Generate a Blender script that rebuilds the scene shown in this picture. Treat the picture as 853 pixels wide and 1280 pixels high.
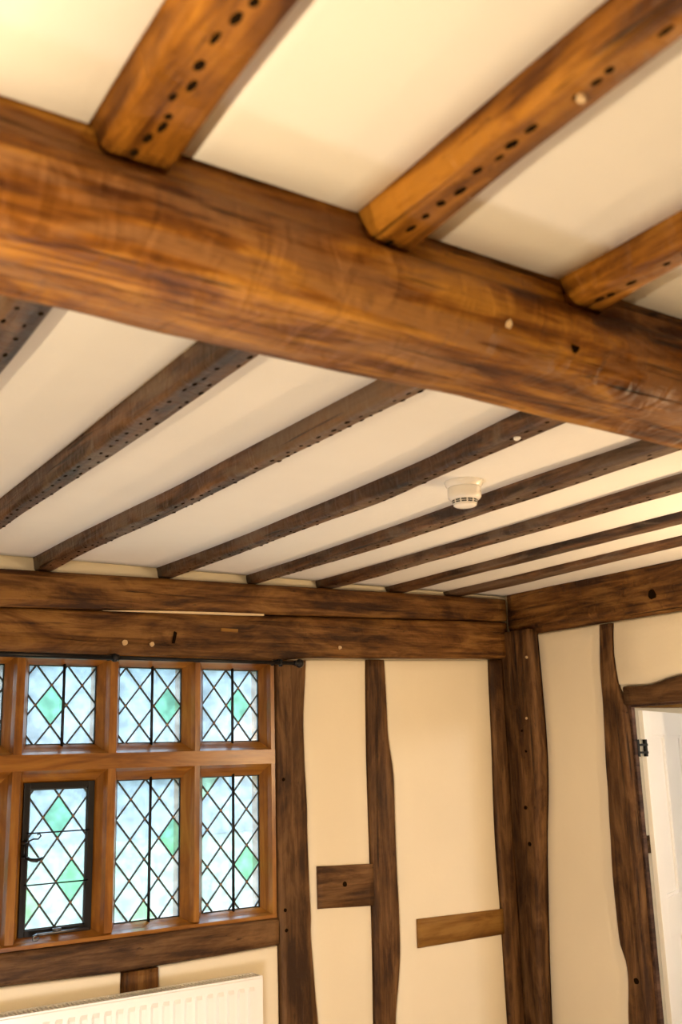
import bpy, bmesh, math, random
from mathutils import Vector, Matrix, noise

for o in list(bpy.data.objects):
    bpy.data.objects.remove(o, do_unlink=True)
S = bpy.context.scene
COL = S.collection
EYE = 1.6                      # camera height; room X runs along the window wall, Y towards it

# ------------------------------------------------------------------ camera, world, lights
def rot_cols(yaw, pitch, roll):
    f = Vector((math.sin(yaw)*math.cos(pitch), math.cos(yaw)*math.cos(pitch), math.sin(pitch)))
    r = Vector((math.cos(yaw), -math.sin(yaw), 0)); u = r.cross(f)
    return r*math.cos(roll)+u*math.sin(roll), u*math.cos(roll)-r*math.sin(roll), f
r_, u_, f_ = rot_cols(math.radians(34.1786), math.radians(13.6035), math.radians(-1.6091))
cd = bpy.data.cameras.new('camera'); cam = bpy.data.objects.new('camera', cd); COL.objects.link(cam)
cam.matrix_world = Matrix(((r_.x, u_.x, -f_.x, 0), (r_.y, u_.y, -f_.y, 0), (r_.z, u_.z, -f_.z, EYE), (0, 0, 0, 1)))
cd.sensor_fit = 'VERTICAL'; cd.sensor_height = 36; cd.lens = 1262.38/1280*36
cd.clip_start = .02
cd.dof.use_dof = True; cd.dof.focus_distance = 3.9; cd.dof.aperture_fstop = 3.6
S.camera = cam
S.view_settings.view_transform = 'Standard'; S.view_settings.look = 'None'
S.view_settings.gamma = 1; S.view_settings.use_curve_mapping = False
S.view_settings.exposure = 1.5

w = bpy.data.worlds.new('sky'); S.world = w; w.use_nodes = True
nt = w.node_tree; bg = nt.nodes['Background']
tc = nt.nodes.new('ShaderNodeTexCoord'); nz = nt.nodes.new('ShaderNodeTexNoise'); rp = nt.nodes.new('ShaderNodeValToRGB')
nz.inputs['Scale'].default_value = 3; nz.inputs['Detail'].default_value = 5
rp.color_ramp.elements[0].color = (.62, .76, .9, 1); rp.color_ramp.elements[1].color = (.88, .95, 1, 1)
rp.color_ramp.elements[0].position = .35; rp.color_ramp.elements[1].position = .65
nt.links.new(tc.outputs['Generated'], nz.inputs['Vector']); nt.links.new(nz.outputs['Fac'], rp.inputs['Fac'])
nt.links.new(rp.outputs['Color'], bg.inputs['Color']); bg.inputs['Strength'].default_value = 3.6

def lamp(name, loc, watts, col, size):
    l = bpy.data.lights.new(name, 'POINT'); l.energy = watts; l.color = col; l.shadow_soft_size = size
    o = bpy.data.objects.new(name, l); o.location = loc; COL.objects.link(o); return o
WARM = (1, .77, .48)
lamp('room_lamp', (-.30, .78, 1.64), 25, WARM, .025)
lamp('wall_lamp', (3.38, 1.66, 1.58), 20, (1, .71, .42), .025)
lamp('fill_lamp', (1.35, 2.65, .35), 12.5, (1, .92, .88), .15)  # added soft fill with no known source, lifts far ceiling and lower wall
lamp('hall_lamp', (4.65, .9, 1.95), 21, (1, .96, .98), .16)

# ------------------------------------------------------------------ materials
def new_mat(name):
    m = bpy.data.materials.new(name); m.use_nodes = True
    n = m.node_tree.nodes; return m, n, m.node_tree.links, n['Principled BSDF']
def flat(name, col, rough=.5, metal=0, spec=.5):
    m, n, l, p = new_mat(name)
    p.inputs['Base Color'].default_value = (*col, 1); p.inputs['Roughness'].default_value = rough
    p.inputs['Metallic'].default_value = metal; p.inputs['Specular IOR Level'].default_value = spec
    return m
def plaster(name, col, var=.06, bump=.06):
    m, n, l, p = new_mat(name)
    tc = n.new('ShaderNodeTexCoord'); a = n.new('ShaderNodeTexNoise'); b = n.new('ShaderNodeTexNoise')
    geo = n.new('ShaderNodeNewGeometry')
    a.inputs['Scale'].default_value = 2.2; a.inputs['Detail'].default_value = 4
    b.inputs['Scale'].default_value = 55; b.inputs['Detail'].default_value = 4
    l.new(geo.outputs['Position'], a.inputs['Vector']); l.new(geo.outputs['Position'], b.inputs['Vector'])
    r = n.new('ShaderNodeValToRGB'); l.new(a.outputs['Fac'], r.inputs['Fac'])
    r.color_ramp.elements[0].position = .3; r.color_ramp.elements[1].position = .7
    r.color_ramp.elements[0].color = (*[c*(1-var) for c in col], 1); r.color_ramp.elements[1].color = (*col, 1)
    l.new(r.outputs['Color'], p.inputs['Base Color'])
    bp = n.new('ShaderNodeBump'); bp.inputs['Strength'].default_value = bump; bp.inputs['Distance'].default_value = .01
    l.new(b.outputs['Fac'], bp.inputs['Height']); l.new(bp.outputs['Normal'], p.inputs['Normal'])
    p.inputs['Roughness'].default_value = .9; p.inputs['Specular IOR Level'].default_value = .2
    return m
def wood(name, dark, mid, light, rough=.6, bump=.5, fine=1.0, cracks=1.0, spec=.25, adze=0.0, worn=None, stain=.35):
    m, n, l, p = new_mat(name)
    tc = n.new('ShaderNodeTexCoord'); oi = n.new('ShaderNodeObjectInfo')
    mul = n.new('ShaderNodeMath'); mul.operation = 'MULTIPLY'; mul.inputs[1].default_value = 53.0
    l.new(oi.outputs['Random'], mul.inputs[0])
    off = n.new('ShaderNodeCombineXYZ')
    for k in range(3): l.new(mul.outputs[0], off.inputs[k])
    add = n.new('ShaderNodeVectorMath'); add.operation = 'ADD'
    l.new(tc.outputs['Object'], add.inputs[0]); l.new(off.outputs[0], add.inputs[1])
    def noise_at(sc, scale, detail, dist=0.0, rgh=.6):
        v = n.new('ShaderNodeVectorMath'); v.operation = 'MULTIPLY'; v.inputs[1].default_value = sc
        l.new(add.outputs[0], v.inputs[0])
        t = n.new('ShaderNodeTexNoise'); t.inputs['Scale'].default_value = scale; t.inputs['Detail'].default_value = detail
        t.inputs['Distortion'].default_value = dist; t.inputs['Roughness'].default_value = rgh
        l.new(v.outputs[0], t.inputs['Vector']); return t.outputs['Fac']
    grain = noise_at((2.2*fine, 34*fine, 34*fine), 1, 6, .6, .65)
    blotch = noise_at((2.6, 9, 9), 1, 4, 1.2)
    crack = noise_at((1.5, 42, 42), 1, 3, .3)
    pit = noise_at((14, 60, 60), 1, 3, .2)
    mx = n.new('ShaderNodeMath'); mx.operation = 'MULTIPLY'; mx.inputs[1].default_value = .5
    l.new(grain, mx.inputs[0])
    mx2 = n.new('ShaderNodeMath'); mx2.operation = 'MULTIPLY_ADD'; mx2.inputs[1].default_value = .5
    l.new(blotch, mx2.inputs[0]); l.new(mx.outputs[0], mx2.inputs[2])
    r = n.new('ShaderNodeValToRGB'); l.new(mx2.outputs[0], r.inputs['Fac'])
    e = r.color_ramp.elements; e[0].position = .41; e[0].color = (*dark, 1); e[1].position = .59; e[1].color = (*light, 1)
    k = e.new(.5); k.color = (*mid, 1)
    cr = n.new('ShaderNodeValToRGB'); l.new(crack, cr.inputs['Fac'])
    c = cr.color_ramp.elements; c[0].position = .29; c[0].color = (1-.75*cracks,)*3+(1,); c[1].position = .36; c[1].color = (1, 1, 1, 1)
    pr = n.new('ShaderNodeValToRGB'); l.new(pit, pr.inputs['Fac'])
    c = pr.color_ramp.elements; c[0].position = .27; c[0].color = (1-.6*cracks,)*3+(1,); c[1].position = .34; c[1].color = (1, 1, 1, 1)
    m1 = n.new('ShaderNodeMix'); m1.data_type = 'RGBA'; m1.blend_type = 'MULTIPLY'; m1.inputs[0].default_value = 1
    l.new(r.outputs['Color'], m1.inputs[6]); l.new(cr.outputs['Color'], m1.inputs[7])
    m2 = n.new('ShaderNodeMix'); m2.data_type = 'RGBA'; m2.blend_type = 'MULTIPLY'; m2.inputs[0].default_value = 1
    l.new(m1.outputs[2], m2.inputs[6]); l.new(pr.outputs['Color'], m2.inputs[7])
    st = n.new('ShaderNodeValToRGB'); l.new(noise_at((1.1, 3.5, 3.5), 1, 5, 1.0), st.inputs['Fac'])
    c = st.color_ramp.elements; c[0].position = .36; c[0].color = (1-stain,)*3+(1,); c[1].position = .58; c[1].color = (1, 1, 1, 1)
    ms = n.new('ShaderNodeMix'); ms.data_type = 'RGBA'; ms.blend_type = 'MULTIPLY'; ms.inputs[0].default_value = 1
    l.new(m2.outputs[2], ms.inputs[6]); l.new(st.outputs['Color'], ms.inputs[7])
    colour = ms.outputs[2]
    if worn:
        wn = noise_at((1.6, 5, 5), 1, 4, 1.5)
        wr = n.new('ShaderNodeValToRGB'); l.new(wn, wr.inputs['Fac'])
        c = wr.color_ramp.elements; c[0].position = .52; c[0].color = (0, 0, 0, 1); c[1].position = .60; c[1].color = (.75, .75, .75, 1)
        wg = n.new('ShaderNodeMix'); wg.data_type = 'RGBA'; wg.blend_type = 'MULTIPLY'; wg.inputs[0].default_value = .6
        wg.inputs[6].default_value = (*worn, 1); l.new(cr.outputs['Color'], wg.inputs[7])
        m3 = n.new('ShaderNodeMix'); m3.data_type = 'RGBA'; l.new(wr.outputs['Color'], m3.inputs[0])
        l.new(colour, m3.inputs[6]); l.new(wg.outputs[2], m3.inputs[7]); colour = m3.outputs[2]
    l.new(colour, p.inputs['Base Color'])
    h = n.new('ShaderNodeMath'); h.operation = 'MULTIPLY'; l.new(mx2.outputs[0], h.inputs[0]); l.new(cr.outputs['Color'], h.inputs[1])
    bp = n.new('ShaderNodeBump'); bp.inputs['Strength'].default_value = bump; bp.inputs['Distance'].default_value = .012
    if adze:
        ad = noise_at((17, 9, 9), 1, 2, .8)
        am = n.new('ShaderNodeMath'); am.operation = 'MULTIPLY_ADD'; am.inputs[1].default_value = adze
        l.new(ad, am.inputs[0]); l.new(h.outputs[0], am.inputs[2]); h = am
    l.new(h.outputs[0], bp.inputs['Height']); l.new(bp.outputs['Normal'], p.inputs['Normal'])
    p.inputs['Roughness'].default_value = rough; p.inputs['Specular IOR Level'].default_value = spec
    return m
def glass(name, tint, veil):
    m, n, l, p = new_mat(name); n.remove(p)
    out = n['Material Output']
    geo = n.new('ShaderNodeNewGeometry'); t = n.new('ShaderNodeTexNoise'); t.inputs['Scale'].default_value = 22; t.inputs['Detail'].default_value = 4
    l.new(geo.outputs['Position'], t.inputs['Vector'])
    r = n.new('ShaderNodeValToRGB'); l.new(t.outputs['Fac'], r.inputs['Fac'])
    r.color_ramp.elements[0].position = .35; r.color_ramp.elements[1].position = .65
    r.color_ramp.elements[0].color = (*[c*.79 for c in tint], 1); r.color_ramp.elements[1].color = (*tint, 1)
    tr = n.new('ShaderNodeBsdfTransparent'); l.new(r.outputs['Color'], tr.inputs['Color'])
    tl = n.new('ShaderNodeBsdfTranslucent'); l.new(r.outputs['Color'], tl.inputs['Color'])
    gl = n.new('ShaderNodeBsdfGlossy'); gl.inputs['Roughness'].default_value = .08
    a = n.new('ShaderNodeMixShader'); a.inputs[0].default_value = veil
    l.new(tr.outputs[0], a.inputs[1]); l.new(tl.outputs[0], a.inputs[2])
    b = n.new('ShaderNodeMixShader'); b.inputs[0].default_value = .05
    l.new(a.outputs[0], b.inputs[1]); l.new(gl.outputs[0], b.inputs[2])
    l.new(b.outputs[0], out.inputs['Surface'])
    return m
M = {}
M['ceil'] = plaster('ceiling_plaster', (.86, .84, .79))
M['wall'] = plaster('wall_plaster', (.84, .755, .585))
M['beam'] = wood('great_beam_oak', (.068, .0190, .0022), (.215, .0760, .0070), (.460, .2100, .0300), rough=.5, bump=.9, adze=.9, worn=(.27, .130, .050))
M['joist'] = wood('joist_oak', (.030, .0115, .0040), (.088, .0375, .0135), (.185, .0900, .0380), rough=.40, bump=.9, adze=.7, worn=(.15, .100, .064), spec=.5)
M['near'] = wood('joist_oak_pale', (0.0817, 0.0253, 0.0022), (0.2376, 0.0891, 0.0075), (0.4158, 0.1782, 0.0208), rough=.5, bump=.9, adze=.8)
M['plate'] = wood('plate_oak', (.042, .0145, .0030), (.135, .0540, .0100), (.250, .1200, .0300), rough=.55, bump=1.0, adze=.7)
M['post'] = wood('post_oak', (.042, .0165, .0050), (.105, .0470, .0140), (.180, .0920, .0340), rough=.6, bump=.9, adze=.6)
M['fresh'] = wood('newer_oak', (.13, .052, .006), (.22, .098, .014), (.29, .148, .03), rough=.6, bump=.25, fine=.8, cracks=.3, stain=.15)
M['frame'] = wood('window_oak', (0.1430, 0.0462, 0.0044), (0.2310, 0.0825, 0.0088), (0.3080, 0.1320, 0.0198), rough=.3, bump=.12, fine=.8, cracks=.15, stain=.15, spec=.5)
M['lining'] = wood('lining_oak', (.035, .016, .010), (.08, .04, .025), (.13, .07, .045), rough=.6, bump=.3)
M['hole'] = flat('dark_hole', (.012, .007, .003), 1.0, 0, 0.0)
M['peg'] = flat('pale_peg', (.62, .45, .26), .8)
M['fill'] = plaster('lime_filler', (.75, .58, .36))
M['iron'] = flat('black_iron', (.012, .012, .014), .35, .6)
M['steel'] = flat('worn_iron', (.16, .17, .19), .3, .9)
M['lead'] = flat('lead', (.028, .036, .038), .55, .3)
M['solder'] = flat('solder', (.16, .10, .06), .5, .3)
M['white'] = flat('white_enamel', (.86, .85, .82), .3)
M['plastic'] = flat('white_plastic', (.86, .83, .78), .15)
M['slot'] = flat('dark_slot', (.02, .025, .025), .7)
M['door'] = plaster('white_door_paint', (.86, .85, .83), .02, .02); M['door'].node_tree.nodes['Principled BSDF'].inputs['Roughness'].default_value = .4
M['clear'] = glass('old_clear_glass', (.88, .96, 1.0), .16)
M['green'] = glass('green_glass', (.60, .90, .76), .16)
M['pale_green'] = glass('pale_green_glass', (.76, .95, .82), .16)
M['floor'] = plaster('brown_carpet', (.42, .34, .25), .1, .3)
M['grass'] = plaster('grass', (.14, .19, .11), .3)
M['leaf'] = plaster('leaves', (.12, .155, .175), .65); [setattr(x.inputs['Scale'], 'default_value', .35) for x in M['leaf'].node_tree.nodes if x.type == 'TEX_NOISE']
M['bark'] = flat('bark', (.12, .09, .07), .9)

# ------------------------------------------------------------------ helpers
def props(o, label=None, cat=None, group=None, kind=None):
    for k, v in (('label', label), ('category', cat), ('group', group), ('kind', kind)):
        if v: o[k] = v
    return o
def link(name, me, mat, parent=None, mw=None):
    if mat is not None:
        me.materials.clear(); me.materials.append(mat)
    o = bpy.data.objects.new(name, me); COL.objects.link(o)
    if parent is not None:
        o.parent = parent
        o.matrix_parent_inverse = parent.matrix_world.inverted()
    if mw is not None: o.matrix_world = mw
    return o
def empty(name, loc, **kw):
    o = bpy.data.objects.new(name, None); COL.objects.link(o); o.location = loc; o.empty_display_size = .1
    o.matrix_world = Matrix.Translation(Vector(loc)); props(o, **kw); return o
def finish(bm, name, mat, parent=None, smooth=False, mw=None):
    bmesh.ops.recalc_face_normals(bm, faces=bm.faces[:])
    if smooth:
        for f in bm.faces: f.smooth = True
    me = bpy.data.meshes.new(name); bm.to_mesh(me); bm.free()
    return link(name, me, mat, parent, mw)
def box(bm, a, b, bevel=0):
    g = bmesh.ops.create_cube(bm, size=1)
    vs = g['verts']
    for v in vs:
        v.co = Vector([(a[k]+b[k])/2 + v.co[k]*(b[k]-a[k]) for k in range(3)])
    if bevel:
        es = {e for v in vs for e in v.link_edges}
        bmesh.ops.bevel(bm, geom=list(es), offset=bevel, segments=2, affect='EDGES', profile=.5)
def boxes(name, lst, mat, parent=None, bevel=0):
    """boxes are given in world space; the mesh origin moves to their base"""
    bm = bmesh.new()
    for a, b in lst: box(bm, a, b, bevel)
    return recenter(bm, name, mat, parent)
def recenter(bm, name, mat, parent=None, smooth=False):
    xs = [v.co for v in bm.verts]
    lo = Vector([min(v[k] for v in xs) for k in range(3)]); hi = Vector([max(v[k] for v in xs) for k in range(3)])
    c = Vector(((lo.x+hi.x)/2, (lo.y+hi.y)/2, lo.z))
    for v in bm.verts: v.co -= c
    return finish(bm, name, mat, parent, smooth, Matrix.Translation(c))
def tube(bm, pts, rad, n=10, cap=True):
    pts = [Vector(p) for p in pts]; rings = []
    rad = rad if isinstance(rad, (list, tuple)) else [rad]*len(pts)
    for i, p in enumerate(pts):
        d = (pts[min(i+1, len(pts)-1)]-pts[max(i-1, 0)]).normalized()
        a = d.orthogonal().normalized() if i == 0 else (rings_a - d*rings_a.dot(d)).normalized()
        rings_a = a; b = d.cross(a)
        rings.append([bm.verts.new(p+(a*math.cos(t)+b*math.sin(t))*rad[i]) for t in [2*math.pi*k/n for k in range(n)]])
    for i in range(len(rings)-1):
        for k in range(n):
            bm.faces.new((rings[i][k], rings[i][(k+1) % n], rings[i+1][(k+1) % n], rings[i+1][k]))
    if cap:
        bm.faces.new(rings[0]); bm.faces.new(rings[-1])
def lathe(bm, prof, c, n=40):
    rings = []
    for r, z in prof:
        rings.append([bm.verts.new((c[0]+r*math.cos(2*math.pi*k/n), c[1]+r*math.sin(2*math.pi*k/n), c[2]+z)) for k in range(n)])
    for i in range(len(rings)-1):
        for k in range(n):
            bm.faces.new((rings[i][k], rings[i][(k+1) % n], rings[i+1][(k+1) % n], rings[i+1][k]))
    bm.faces.new(rings[0]); bm.faces.new(rings[-1])
def interp(pts):
    pts = sorted(pts)
    def f(s):
        if s <= pts[0][0]: return pts[0][1]
        for i in range(len(pts)-1):
            (a, u), (b, v) = pts[i], pts[i+1]
            if s <= b:
                t = (s-a)/max(b-a, 1e-6)
                m0 = (v-u) if i == 0 else (v-pts[i-1][1])*(b-a)/(b-pts[i-1][0])
                m1 = (v-u) if i == len(pts)-2 else (pts[i+2][1]-u)*(b-a)/(pts[i+2][0]-a)
                return (2*t**3-3*t*t+1)*u+(t**3-2*t*t+t)*m0+(-2*t**3+3*t*t)*v+(t**3-t*t)*m1
        return pts[-1][1]
    return f
def const(c): return lambda s: c
def hew(s, a, b, seed, amp):
    v = Vector((s*1.7, a*7, b*7))+Vector((seed*3.7, seed*1.3, seed*2.1))
    v2 = Vector((s*7, a*20, b*20))+Vector((seed*1.7, seed*2.9, seed*.7))
    return amp*(noise.noise(v)+.45*noise.noise(v2))
AX = {'x': Vector((1, 0, 0)), 'y': Vector((0, 1, 0)), 'z': Vector((0, 0, 1))}
def rect(lo, hi, d0, d1, c=.012, n=4, tl=0, th=0):
    """chamfered section in (width, depth); d0 is the seen face; tl, th draw the seen face in"""
    cs = [(lo+tl+c, d0), (hi-th-c, d0), (hi-th, d0+c), (hi, d1), (lo, d1), (lo+tl, d0+c)]
    out = []
    for i in range(6):
        a, b = cs[i], cs[(i+1) % 6]
        k = 2 if i in (1, 5) else n
        for j in range(k): out.append((a[0]+(b[0]-a[0])*j/k, a[1]+(b[1]-a[1])*j/k))
    return out
def timber(name, s0, s1, axes, prof, mat, seed, amp=.004, seg=.05, parent=None, lock=None, smooth=True):
    """axes: world axes of length, width, depth; prof(s) gives the section at s"""
    L, W, D = (AX[a] for a in axes)
    n = max(6, int((s1-s0)/seg)); bm = bmesh.new(); rings = []
    mid = prof((s0+s1)/2)
    c = L*s0 + W*(sum(p[0] for p in mid)/len(mid)) + D*(sum(p[1] for p in mid)/len(mid))
    Z = L.cross(W)
    R = Matrix((L, W, Z)).transposed(); mw = Matrix.Translation(c) @ R.to_4x4(); inv = mw.inverted()
    for i in range(n+1):
        s = s0+(s1-s0)*i/n; pr = prof(s); m = len(pr); ring = []
        for j, (a, b) in enumerate(pr):
            t = Vector((pr[(j+1) % m][0]-pr[j-1][0], pr[(j+1) % m][1]-pr[j-1][1])); t = t.normalized() if t.length > 1e-9 else Vector((1, 0))
            nr = Vector((t.y, -t.x))
            k = 0 if (lock and lock(a, b)) else hew(s, a, b, seed, amp)
            a2, b2 = a+nr.x*k, b+nr.y*k
            ring.append(bm.verts.new(inv @ (L*s+W*a2+D*b2)))
        rings.append(ring)
    for i in range(n):
        for j in range(m):
            f = bm.faces.new((rings[i][j], rings[i][(j+1) % m], rings[i+1][(j+1) % m], rings[i+1][j])); f.smooth = smooth
    bm.faces.new(rings[0]); bm.faces.new(rings[-1])
    return finish(bm, name, mat, parent, False, mw)
def disc(name, c, nrm, r, depth, mat, parent, n=12, seed=0):
    """short peg or hole mouth, axis along nrm, centre of its face at c"""
    nrm = Vector(nrm).normalized(); a = nrm.orthogonal().normalized(); b = nrm.cross(a); rd = random.Random(seed)
    bm = bmesh.new(); q = [r*rd.uniform(.85, 1.12) for k in range(n)]
    f = [bm.verts.new(Vector(c)+(a*math.cos(2*math.pi*k/n)+b*math.sin(2*math.pi*k/n))*q[k]) for k in range(n)]
    g = [bm.verts.new(v.co-nrm*depth) for v in f]
    bm.faces.new(f); bm.faces.new(g)
    for k in range(n): bm.faces.new((f[k], f[(k+1) % n], g[(k+1) % n], g[k]))
    return recenter(bm, name, mat, parent)
def panel(name, axes, lo, hi, s0, s1, front, back, mat, parent, seed=0, soft=.012, amp=.0015, seg=.06, wn=6):
    """a plaster infill with soft edges between the curves lo(s) and hi(s); s0 and s1 may be curves of width too"""
    L, W, D = (AX[a] for a in axes); bm = bmesh.new()
    f0 = s0 if callable(s0) else const(s0); f1 = s1 if callable(s1) else const(s1)
    sm0, sm1 = f0((lo(f0(0))+hi(f0(0)))/2), f1((lo(f1(0))+hi(f1(0)))/2)
    ns = max(4, int((sm1-sm0)/seg))
    def stops(n):
        return [('e', 0.0, 0.0), ('e', soft*.3, .75), ('e', soft, 1.0)]+[('m', k/n, 1.0) for k in range(1, n)]+[('f', soft, 1.0), ('f', soft*.3, .75), ('f', 0.0, 0.0)]
    grid = []
    for (ks, vs, hs) in stops(ns):
        row = []
        for (ku, vu, hu) in stops(wn):
            u = 0 if ku == 'e' else 1 if ku == 'f' else vu
            sg = sm0 if ks == 'e' else sm1 if ks == 'f' else sm0+(sm1-sm0)*vs
            wl = lo(sg)+(hi(sg)-lo(sg))*u + (vu if ku == 'e' else -vu if ku == 'f' else 0)
            a, b = f0(wl), f1(wl)
            s = a+vs if ks == 'e' else b-vs if ks == 'f' else a+(b-a)*vs
            wl = lo(s)+(hi(s)-lo(s))*u + (vu if ku == 'e' else -vu if ku == 'f' else 0)
            h = min(hs, hu)
            d = back+(front-back)*h
            if h == 1: d += amp*noise.noise(Vector((s*2.5+seed, wl*2.5, seed*1.7)))
            row.append(bm.verts.new(L*s+W*wl+D*d))
        grid.append(row)
    for i in range(len(grid)-1):
        for j in range(len(grid[0])-1):
            f = bm.faces.new((grid[i][j], grid[i][j+1], grid[i+1][j+1], grid[i+1][j])); f.smooth = True
    return recenter(bm, name, mat, parent)

# ------------------------------------------------------------------ room shell
XL, XR, YB, YF, ZC = -1.7, 3.705, 3.93, -1.3, 2.41
fl = boxes('floor', [((XL-.1, YF-.1, -.12), (6.4, 4.42, 0))], M['floor']); props(fl, kind='structure')
ceiling = boxes('ceiling', [((XL-.1, YF-.1, ZC), (XR, 4.1, ZC+.06))], M['ceil']); props(ceiling, kind='structure')
WX0, WX1, WZ0, WZ1 = .755, 2.268, .955, 2.035
wall_back = boxes('wall_back', [((XL-.1, YB, 0), (WX0, 4.09, ZC)), ((WX1, YB, 0), (XR, 4.09, ZC)),
                                ((WX0, YB, 0), (WX1, 4.09, WZ0)), ((WX0, YB, WZ1), (WX1, 4.09, ZC))], M['wall']); props(wall_back, kind='structure')
DY0, DY1, DZ = 2.33, 3.172, 1.80
wall_right = boxes('wall_right', [((XR, YF-.1, 0), (XR+.037, DY0, ZC+.06)), ((XR, DY1, 0), (XR+.037, 4.09, ZC+.06)),
                                  ((XR, DY0, DZ), (XR+.037, DY1, ZC+.06))], M['wall']); props(wall_right, kind='structure')
props(boxes('wall_left', [((XL-.1, YF, 0), (XL, YB, ZC))], M['wall']), kind='structure')
props(boxes('wall_front', [((XL-.1, YF-.1, 0), (XR, YF, ZC))], M['wall']), kind='structure')
# hall beyond the doorway
props(boxes('wall_hall_far', [((XR+.037, 4.30, 0), (6.4, 4.42, 2.35))], M['wall']), kind='structure')
props(boxes('wall_hall_side', [((6.28, -.6, 0), (6.4, 4.30, 2.35))], M['wall']), kind='structure')
props(boxes('wall_hall_near', [((XR+.037, -.72, 0), (6.4, -.6, 2.35))], M['wall']), kind='structure')
props(boxes('ceiling_hall', [((XR+.037, -.72, 2.35), (6.4, 4.42, 2.41))], M['ceil']), kind='structure')

# ------------------------------------------------------------------ ceiling timbers
plate_top = lambda x: EYE+.737+.0159*(max(x, .6)-1.05)
far = [  # lo and hi edges as (y, x), taken along the joist
  ([(1.33, .395), (3.93, .405)], [(1.33, .478), (1.9, .493), (3.93, .490)]),
  ([(1.33, .806), (1.81, .812), (3.07, .819), (3.93, .818)], [(1.33, .883), (1.98, .890), (2.36, .886), (3.26, .876), (3.93, .878)]),
  ([(1.33, 1.243), (1.68, 1.239), (2.72, 1.225), (3.38, 1.197), (3.93, 1.186)], [(1.33, 1.287), (2.0, 1.286), (2.83, 1.279), (3.48, 1.259), (3.93, 1.266)]),
  ([(1.33, 1.648), (1.69, 1.664), (2.09, 1.71), (2.57, 1.725), (3.16, 1.733), (3.93, 1.71)], [(1.33, 1.715), (1.58, 1.733), (2.17, 1.772), (2.41, 1.795), (2.79, 1.786), (3.93, 1.778)]),
  ([(1.33, 2.108), (2.18, 2.117), (2.88, 2.141), (3.93, 2.142)], [(1.33, 2.184), (2.28, 2.204), (3.0, 2.222), (3.93, 2.192)]),
  ([(1.33, 2.486), (1.84, 2.495), (2.6, 2.511), (3.93, 2.508)], [(1.33, 2.582), (2.69, 2.588), (3.52, 2.605), (3.93, 2.596)]),
  ([(1.33, 2.905), (3.02, 2.903), (3.93, 2.91)], [(1.33, 2.992), (3.12, 2.993), (3.93, 3.012)]),
  ([(1.33, 3.235), (2.43, 3.247), (3.41, 3.27), (3.93, 3.278)], [(1.33, 3.325), (2.51, 3.347), (3.55, 3.397), (3.93, 3.384)]),
]
far_labels = [
  'brown joist stub beyond the great beam, cut off by the left frame edge',
  'first full joist beyond the great beam, grey nail-holed underside, running off frame left',
  'second full joist beyond the great beam, nail-pocked, meeting the plate above the window',
  'third full joist beyond the great beam, with a white paint fleck near its top end',
  'dark joist running right behind the white smoke detector to the wall plate',
  'joist just right of and below the white smoke detector, third from the right-hand wall plate',
  'second joist from the right-hand wall plate, slim and dark, meeting the plate near the corner',
  'slim dark joist nearest the right-hand wall plate, ending at the corner post']
def nail_holes(lo, hi, zb, y0, y1, seed, amp, step, size, parent, tl=0, rows=(.3, .74)):
    rd = random.Random(seed); bm = bmesh.new()
    for row in rows:
        y = y0+rd.uniform(0, step)
        while y < y1:
            a = lo(y)+tl; x = a+(hi(y)-a)*(row+rd.uniform(-.07, .07))
            k = hew(y, x, zb, seed, amp); z = zb-k-.0006
            rx, ry = size*rd.uniform(.35, .6), size*rd.uniform(.6, 1.2)
            f = [bm.verts.new((x+rx*math.cos(t), y+ry*math.sin(t), z)) for t in [math.pi*j/3 for j in range(6)]]
            g = [bm.verts.new(v.co+Vector((0, 0, .004))) for v in f]
            bm.faces.new(f)
            for j in range(6): bm.faces.new((f[j], f[(j+1) % 6], g[(j+1) % 6], g[j]))
            y += step*rd.choice((.6, .8, 1, 1, 1.3, 2.0))
    o = recenter(bm, 'nail_holes', M['hole'], parent); props(o, kind='stuff'); return o
far_fn = []
for i, (a, b) in enumerate(far):
    lo, hi = interp(a), interp(b); far_fn.append((lo, hi))
    zb = plate_top(hi(3.9))+.004; sd = 11+i; am = .003
    j = timber('ceiling_joist', 1.332, 3.927, 'yxz', lambda s: rect(lo(s), hi(s), zb, ZC-.001, .007, 4, .008, .002), M['joist'], sd, am, .045,
               lock=lambda p, q: q > ZC-.02)
    props(j, far_labels[i], 'joist', 'joists of the far ceiling bay')
    if i < 6: nail_holes(lo, hi, zb, 1.4, 3.8, sd, am, .062 if i < 3 else .075, .009, j, .008)
    if i == 3: disc('paint_fleck', (1.70, 1.72, zb-.004), (0, -.3, -1), .010, .005, M['ceil'], j, 7, 3)
near = [([(-1.28, .36), (.86, .376), (1.118, .384)], [(-1.28, .46), (.74, .482), (.90, .489), (1.118, .501)]),
        ([(-1.28, .75), (.61, .786), (.83, .793), (1.118, .804)], [(-1.28, .82), (.58, .868), (.867, .882), (1.118, .900)]),
        ([(-1.28, 1.19), (.85, 1.224), (1.118, 1.231)], [(-1.28, 1.26), (.92, 1.302), (1.118, 1.330)])]
near_labels = ['golden-brown joist at top left, near side of the great beam, with nail holes',
               'golden-brown joist at top centre, near side of the great beam, with a squared end',
               'short joist at the right frame edge, near side of the great beam']
near_fn = []
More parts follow.
